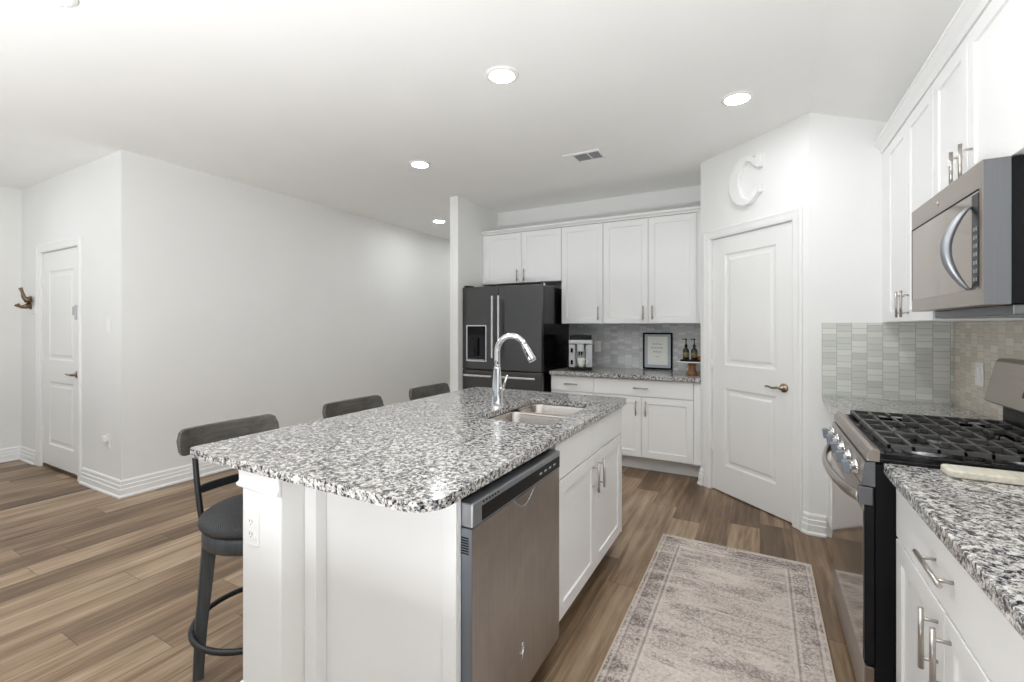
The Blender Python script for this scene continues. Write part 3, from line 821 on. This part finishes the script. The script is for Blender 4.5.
# ---------------------------------------------------------------- microwave
my0, my1, mx = 1.880, 2.608, .588
t = empty('microwave', (.8, 2.244, 1.425), 'stainless over-the-range microwave with a bowed grey handle', 'microwave')
MB().box(.652, .985, my0 + .004, my1 - .004, 1.428, 1.862).build('body', M['black'], t, bevel=.003)
MB().box(mx, .650, my0, my1, 1.425, 1.864).build('door', M['steel'], t, bevel=.003)
MB().box(mx + .002, .650, my0 - .0012, my0 + .0005, 1.427, 1.862).build('door_side', M['side_metal'], t)
MB().box(mx - .0015, mx + .0005, my0 + .02, my1 - .012, 1.475, 1.778).build('door_glass', M['mirror_tan'], t)
MB().box(mx - .0022, mx - .0012, my0 + .02, my1 - .012, 1.776, 1.782).build('glass_edge', M['black'], t)
MB().box(mx - .0022, mx - .0012, my1 - .017, my1 - .011, 1.475, 1.778).build('glass_edge', M['black'], t)
MB().box(mx - .0026, mx - .0012, my0 + .022, my0 + .07, 1.485, 1.77).build('control_pad', M['display'], t)
mb = MB()
for i in range(2):
    for j in range(7): mb.box(mx - .0032, mx - .0022, my0 + .03 + i * .017, my0 + .040 + i * .017, 1.50 + j * .026, 1.512 + j * .026)
mb.build('keypad', M['grey_metal'], t)
n = 18; loops = []
for k in range(n + 1):
    f = k / n; z = 1.475 + .265 * f; b_ = math.sin(PI * f); x = mx - .004 - .056 * b_ ** .85; rr = .007 + .011 * b_ ** .6
    yy = my0 + .085
    loops.append([(x + rr * .8 * math.cos(2 * PI * i / 12), yy + rr * 1.1 * math.sin(2 * PI * i / 12), z) for i in range(12)])
MB().loft(loops).build('handle', M['grey_metal'], t)
MB().lathe([(0, 0), (.011, 0), (.010, -.0015), (0, -.002)], (mx - .0005, 2.27, 1.822), 20, 'x').build('badge', M['chrome'], t)
MB().box(.66, .94, my0 + .02, my1 - .02, 1.395, 1.4275).build('vent_hood', M['side_metal'], t, bevel=.004)
mb = MB()
for k in range(14): mb.box(.67, .80, my0 + .05 + k * .046, my0 + .075 + k * .046, 1.3935, 1.3955)
mb.build('grease_filter', M['grey_metal'], t)

# ---------------------------------------------------------------- stools
t0 = empty('counter_stool', (-1.82, 1.155, 0), 'charcoal swivel counter stool nearest the camera, its cushion and footrest in view', 'stool', 'counter stools along the island')
def L_(mb, name, mat, par, **k): return mb.build(name, mat, par, world=False, **k)
L_(MB().lathe([(0, .568), (.195, .568), (.212, .578), (.217, .592), (.212, .608), (.19, .622), (.12, .630), (0, .632)], n=40), 'seat', M['fabric'], t0)
L_(MB().lathe([(0, .505), (.198, .505), (.204, .512), (.204, .545), (.198, .567), (0, .567)], n=40), 'seat_base', M['stool_leg'], t0)
for k in range(4):
    a = math.radians(66 + 90 * k); c, s = math.cos(a), math.sin(a)
    def quad(r, z, h): # square section turned to the radius
        return [(c * (r + u) - s * v, s * (r + u) + c * v, z) for u, v in ((-h, -h), (h, -h), (h, h), (-h, h))]
    L_(MB().loft([quad(.215, .0, .017), quad(.205, .2, .020), (quad(.178, .512, .024))], smooth=False), 'leg', M['stool_leg'], t0, bevel=.003)
L_(MB().tube([(.236 * math.cos(2 * PI * k / 40), .236 * math.sin(2 * PI * k / 40), .175) for k in range(40)], .0115, 10, closed=True), 'foot_ring', M['stool_frame'], t0)
for s in (-1, 1):
    L_(MB().tube([(-.180, s * .125, .52), (-.205, s * .128, .60), (-.228, s * .13, .72), (-.245, s * .132, .87), (-.248, s * .132, .90)], [.013, .012, .0115, .011, .011], 8), 'back_post', M['stool_frame'], t0)
def arc_slat(y_half, xm, xe, z0, z1, th, tilt=0., rise=0., n=36):
    loops = []
    for k in range(n + 1):
        f = -1 + 2 * k / n; y = y_half * f; x = xm + (xe - xm) * f * f
        e = 1 - (1 - math.sqrt(max(0, 1 - max(0, (abs(f) - .84) / .16) ** 2))) * .45
        zt = z0 + (z1 - z0) * e + rise * f * f; zb = z0 + (z1 - z0) * (1 - e) * .5 + rise * f * f * .3
        loops.append([(x + th / 2, y, zb), (x - th / 2, y, zb), (x - th / 2 - tilt, y, zt), (x + th / 2 - tilt, y, zt)])
    return MB().loft(loops, smooth=False)
L_(arc_slat(.212, -.258, -.192, .838, .938, .022, .014, .010), 'top_rail', M['stool_wood'], t0, bevel=.004)
L_(arc_slat(.125, -.232, -.215, .668, .702, .012, .002), 'lower_rail', M['stool_frame'], t0, bevel=.002)
copy_tree(t0, (-1.82, 1.84, 0), 'counter stool in the middle of the three, wooden top rail showing over the island')
copy_tree(t0, (-1.82, 2.515, 0), 'counter stool farthest from the camera, nearest the refrigerator, only its top rail showing')

# ---------------------------------------------------------------- rug
tag(MB().prism(rrect(-.555, .255, 1.08, 3.08, .01, 3), .001, .009).build('runner_rug', M['rug'], loc=(-.15, 2.08, 0), bevel=.003), 'faded greige oriental runner rug on the floor between island and range', 'rug')

# ---------------------------------------------------------------- things on the counters
# espresso machine
t = empty('espresso_machine', (-1.607, 4.40, .915), 'silver and black espresso machine next to the refrigerator', 'coffee machine', rotz=math.radians(19))
a, b, yf, yb = -1.724, -1.490, 4.385, 4.74
MB().box(a, b, yf + .10, yb, .943, 1.225).build('body', M['black_plastic'], t, bevel=.006)
mb = MB(); mb.box(a, a + .062, yf + .02, yf + .10, .945, 1.175); mb.box(b - .062, b, yf + .02, yf + .10, .945, 1.175); mb.box(a + .062, b - .062, yf + .09, yf + .10, .945, 1.175)
mb.build('front_panel', M['light_grey'], t, bevel=.004)
MB().box(a - .002, b + .002, yf + .01, yf + .12, 1.182, 1.222).build('top_band', M['silver'], t, bevel=.006)
MB().prism([(yf + .03, 1.224), (yf + .05, 1.272), (yb - .02, 1.272), (yb, 1.224)], a + .006, b - .006, 'yz').build('bean_lid', M['black_gloss'], t, bevel=.004)
MB().box(a + .002, b - .002, yf - .02, yb - .05, .916, .943).build('drip_tray', M['black_plastic'], t, bevel=.005)
sp = MB().box(-1.642, -1.575, yf - .005, yf + .09, 1.105, 1.18).build('spout_block', M['silver'], t, bevel=.008)
mb = MB()
for s in (-.012, .012): mb.tube([(-1.608 + s, yf + .02, 1.105), (-1.608 + s, yf + .02, 1.065)], .006, 10)
mb.build('nozzle', M['black'], sp)
for z in (1.115, .995): MB().box(a + .016, a + .04, yf + .014, yf + .021, z - .022, z + .022).build('button_panel', M['display'], t, bevel=.002)
t = empty('coffee_mug', (-1.606, 4.42, .944), 'white mug under the spout of the espresso machine', 'mug')
MB().lathe([(0, 0), (.028, 0), (.034, .03), (.042, .09), (.042, .094), (.038, .092), (.031, .03), (.02, .008), (0, .006)], (-1.606, 4.42, .9445), 24).build('cup', M['porcelain'], t)
MB().tube([(-1.565 + .03 * math.sin(PI * k / 8), 4.42, 1.022 - .045 * k / 8 + .002) for k in range(9)], .005, 8).build('mug_handle', M['porcelain'], t)

# framed print
t = empty('framed_print', (-.938, 4.83, .915), 'black framed script print leaning against the tile backsplash', 'picture frame')
a, b, z0, z1, y = -1.078, -.782, .917, 1.296, 4.836
mb = MB(); fw = .017
mb.box(a, b, y, y + .02, z0, z0 + fw); mb.box(a, b, y, y + .02, z1 - fw, z1); mb.box(a, a + fw, y, y + .02, z0 + fw, z1 - fw); mb.box(b - fw, b, y, y + .02, z0 + fw, z1 - fw)
mb.build('frame', M['black'], t, bevel=.002)
MB().box(a + fw, b - fw, y + .008, y + .018, z0 + fw, z1 - fw).build('mat', M['mat'], t)
pr = MB().box(a + .048, b - .048, y + .005, y + .0078, z0 + .048, z1 - .04).build('print', M['paper'], t)
mb = MB()
def squiggle(x0, x1, z, amp, n_):
    mb.tube([(x0 + (x1 - x0) * k / n_, y + .0045, z + amp * math.sin(k * 1.9) * (.6 + .4 * math.sin(k * .7))) for k in range(n_ + 1)], .0016, 6)
cx = (a + b) / 2
squiggle(cx - .05, cx + .045, 1.178, .008, 26); squiggle(cx - .065, cx + .055, 1.140, .009, 32); squiggle(cx - .045, cx + .045, 1.098, .008, 26); squiggle(cx - .02, cx + .02, 1.05, .003, 12)
mb.build('lettering', M['ink'], pr)

# cake stand, tray, bottles
cx, cy = -.578, 4.50
t = empty('cake_stand', (cx + .03, cy, .915), 'round white pedestal stand with a wooden base on the back counter', 'cake stand')
cx += .025
MB().lathe([(0, .0), (.13, .0), (.142, .004), (.144, .012), (.138, .014), (.13, .008), (0, .008)], (cx, cy, 1.028), 40).build('plate', M['porcelain'], t)
MB().lathe([(0, 0), (.055, 0), (.057, .008), (.048, .02), (.034, .04), (.03, .07), (.042, .105), (.048, .112), (0, .112)], (cx, cy, .915), 28).build('pedestal', M['stand_wood'], t)
tag(MB().prism(rrect(cx - .10, cx + .10, cy - .06, cy + .06, .02), 1.0365, 1.052).build('small_tray', M['black'], bevel=.002), 'small black tray on the white pedestal stand', 'tray')
def bottle(x, y, label):
    t = empty('soap_bottle', (x, y, 1.053), label, 'bottle', 'pump bottles on the pedestal stand')
    z = 1.0525
    MB().lathe([(0, 0), (.026, 0), (.028, .003), (.028, .082), (.022, .098), (.012, .106), (.011, .118), (0, .118)], (x, y, z), 20).build('bottle', M['dark_bottle'], t)
    mb = MB(); mb.lathe([(.0284, .022), (.0288, .022), (.0288, .068), (.0284, .068)], (x, y, z), 20, cap0=False, cap1=False); mb.build('label', M['label'], t)
    p = MB().lathe([(0, .116), (.013, .116), (.013, .136), (.005, .142), (.004, .180), (.009, .184), (.009, .194), (0, .195)], (x, y, z), 14)
    p.tube([(x, y, z + .190), (x - .022, y - .01, z + .191), (x - .030, y - .014, z + .184)], .004, 8); p.build('pump', M['black'], t)
bottle(cx - .052, cy - .01, 'left dark pump bottle on the pedestal stand, nearer the framed print')
bottle(cx + .020, cy - .01, 'right dark pump bottle on the pedestal stand, beside the amber jar')
t = empty('amber_jar', (cx + .07, cy - .03, 1.053), 'small amber glass jar on the tray beside the pump bottles', 'jar')
MB().lathe([(0, 0), (.022, 0), (.023, .004), (.023, .030), (.020, .036), (.020, .040), (.017, .040), (.016, .008), (0, .008)], (cx + .072, cy - .028, 1.0525), 20).build('glass', M['amber'], t)

# cutting board by the range
tag(MB().prism(rrect(.488, .965, 1.792, 1.878, .02, 6), .915, .936).build('cutting_board', M['board'], bevel=.005, seg=3), 'narrow pale wooden cutting board lying on granite against the range', 'cutting board')

# ---------------------------------------------------------------- wall fittings
def plate(name, mat4, label, kind, cat):
    hw = .048 if kind == 'double' else .036
    t = empty(name, mat4 @ Vector((0, 0, 0)), label, cat)
    mb = MB(mat4); mb.prism([(x, z) for x, z in rrect(-hw, hw, -.060, .060, .005, 3)], -.006, -.0005, 'xz'); mb.build('cover_plate', M['plastic'], t, bevel=.0015)
    if kind in ('switch', 'double'):
        for c_ in ((0,) if kind == 'switch' else (-.020, .020)): MB(mat4).box(c_ - .017, c_ + .017, -.0095, -.006, -.034, .034).build('rocker', M['plastic'], t, bevel=.001)
    else:
        for s in (-1, 1):
            r = MB(mat4).prism([(x, z + s * .021) for x, z in rrect(-.017, .017, -.016, .016, .007, 4)], -.008, -.006, 'xz').build('socket', M['plastic'], t, bevel=.0006)
            q = MB(mat4)
            for dx_ in (-.007, .007): q.box(dx_ - .0012, dx_ + .0012, -.0086, -.0079, s * .021 - .002, s * .021 + .007)
            q.lathe([(0, -.0086), (.0022, -.0086), (.0022, -.0079), (0, -.0079)], (0, 0, s * .021 - .008), 8, 'y'); q.build('slot', M['ink'], r)
    return t
plate('light_switch', frame_m((-4.68, YE, 1.372), (1, 0), (0, -1)), 'white light switch on the entry wall between the door and the corner', 'switch', 'light switch')
t = plate('wall_outlet', frame_m((-4.68, YE, .42), (1, 0), (0, -1)), 'white outlet low on the entry wall, below the light switch', 'socket', 'outlet')
MB(frame_m((-4.68, YE, .42), (1, 0), (0, -1))).box(-.022, .022, -.04, -.0085, .004, .05).build('plug', M['plastic'], t, bevel=.004)
plate('wall_outlet', frame_m((-1.508, .93, .68), (1, 0), (0, -1)), 'white outlet on the end of the island half wall', 'socket', 'outlet')
plate('wall_outlet', frame_m((-1.575, 4.859, 1.14), (1, 0), (0, -1)), 'outlet on the tile backsplash just right of the espresso machine', 'socket', 'outlet')
plate('light_switch', frame_m((.988, 3.18, 1.115), (0, 1), (-1, 0)), 'white double switch plate on the glass tile backsplash behind the range', 'double', 'light switch')

# letter C on the pantry wall
def letter():
    cs, cz = .500, 2.462; mb = MB(PM)
    n = 28; outer, inner = [], []
    a0, a1 = math.radians(42), math.radians(322)
    for k in range(n + 1):
        a = a0 + (a1 - a0) * k / n
        outer.append((cs + .150 * math.cos(a), cz + .185 * math.sin(a)))
        inner.append((cs + .022 + .080 * math.cos(a), cz + .140 * math.sin(a)))
    rows = []
    for (o, i) in zip(outer, inner): rows.append([(o[0], -.038, o[1]), (i[0], -.038, i[1]), (i[0], -.001, i[1]), (o[0], -.001, o[1])])
    mb.loft(rows, smooth=False)
    # serif terminals
    o, i = outer[0], inner[0]
    mb.prism([(o[0] - .022, o[1] + .012), (o[0] + .016, o[1] + .048), (o[0] + .026, o[1] + .048), (o[0] + .026, i[1] - .028), (o[0] + .010, i[1] - .028), (i[0], i[1])], -.038, -.001, 'xz')
    o, i = outer[-1], inner[-1]
    mb.prism([(i[0], i[1]), (o[0] + .006, i[1] + .022), (o[0] + .020, i[1] + .022), (o[0] + .016, o[1] - .004), (o[0], o[1])], -.038, -.001, 'xz')
    return mb.build('wall_letter', M['trim'], bevel=.003)
tag(letter(), 'white three-dimensional letter C mounted above the pantry door', 'wall letter')

# hook by the entry door
t = empty('coat_hook', (-6.33, YE, 1.6), 'antique brass double coat hook on a small white plate by the entry door', 'hook')
MB(EM).box(-6.395, -6.245, -.014, -.0005, 1.49, 1.57).build('back_plate', M['plastic'], t, bevel=.003)
mb = MB(EM); mb.box(-6.365, -6.325, -.022, -.014, 1.53, 1.66)
mb.tube([(-6.345, -.02, 1.63), (-6.345, -.045, 1.62), (-6.348, -.065, 1.65), (-6.35, -.075, 1.70), (-6.35, -.088, 1.74)], [.034, .030, .018, .012, .016], 12)
mb.tube([(-6.345, -.02, 1.57), (-6.345, -.06, 1.555), (-6.345, -.09, 1.555), (-6.345, -.11, 1.58)], [.032, .022, .012, .015], 12)
mb.tube([(-6.345, -.02, 1.555), (-6.365, -.07, 1.545), (-6.375, -.12, 1.57)], [.014, .010, .012], 8)
mb.build('double_hook', M['bronze'], t)

# ceiling vent
t = empty('ceiling_vent', (-1.273, 3.58, CZ), 'white rectangular air vent in the ceiling above the island', 'vent')
va, vb, vc, vd = -1.43, -1.115, 3.475, 3.69
mb = MB(); z0, z1 = CZ - .010, CZ - .0005
mb.box(va, va + .085, vc, vd, z0, z1); mb.box(vb - .022, vb, vc, vd, z0, z1); mb.box(va + .085, vb - .022, vc, vc + .03, z0, z1); mb.box(va + .085, vb - .022, vd - .03, vd, z0, z1); mb.box(vb - .115, vb - .105, vc + .03, vd - .03, z0, z1)
mb.build('frame', M['plastic'], t, bevel=.002)
MB().box(va + .085, vb - .022, vc + .03, vd - .03, CZ - .002, CZ - .0005).build('duct', M['ink'], t)
mb = MB()
for k in range(9):
    y = vc + .036 + k * .0165
    mb.loft([[(x, y, CZ - .009), (x, y + .006, CZ - .003), (x, y + .008, CZ - .004), (x, y + .002, CZ - .010)] for x in (va + .085, vb - .022)], smooth=False)
mb.build('louvre', M['light_grey'], t)

# ---------------------------------------------------------------- recessed lamps
def lamp(x, y, label):
    t = empty('recessed_light', (x, y, CZ), label, 'ceiling light', 'recessed ceiling lights')
    MB().lathe([(.070, -.0005), (.092, -.0005), (.092, -.004), (.086, -.008), (.070, -.010)], (x, y, CZ), 40, cap0=False, cap1=False).build('trim_ring', M['plastic'], t)
    MB().lathe([(0, -.001), (.0695, -.001), (.0695, -.007), (0, -.0075)], (x, y, CZ), 40).build('lens', M['lens'], t)
lamp(-1.267, 2.202, 'round recessed ceiling light above the island, the largest and brightest in view')
lamp(-.124, 3.118, 'round recessed ceiling light in front of the pantry wall')
lamp(-2.584, 3.068, 'round recessed ceiling light over the open area, left of the air vent')
lamp(-3.757, 4.847, 'round recessed ceiling light far back in the hall beside the refrigerator wall')
lamp(-2.62, .74, 'round recessed ceiling light cut off by the photo\'s top left edge')
for x, y in ((-3.757, 6.2), (-1.267, -.87), (-.124, .35), (-5.5, .75), (-2.6, -1.6), (-.124, 1.65), (-4.4, -1.2)):  # unseen lamps; those over the aisle and far hall are added for brightness
    lamp(x, y, 'unseen round recessed ceiling light, outside the view')
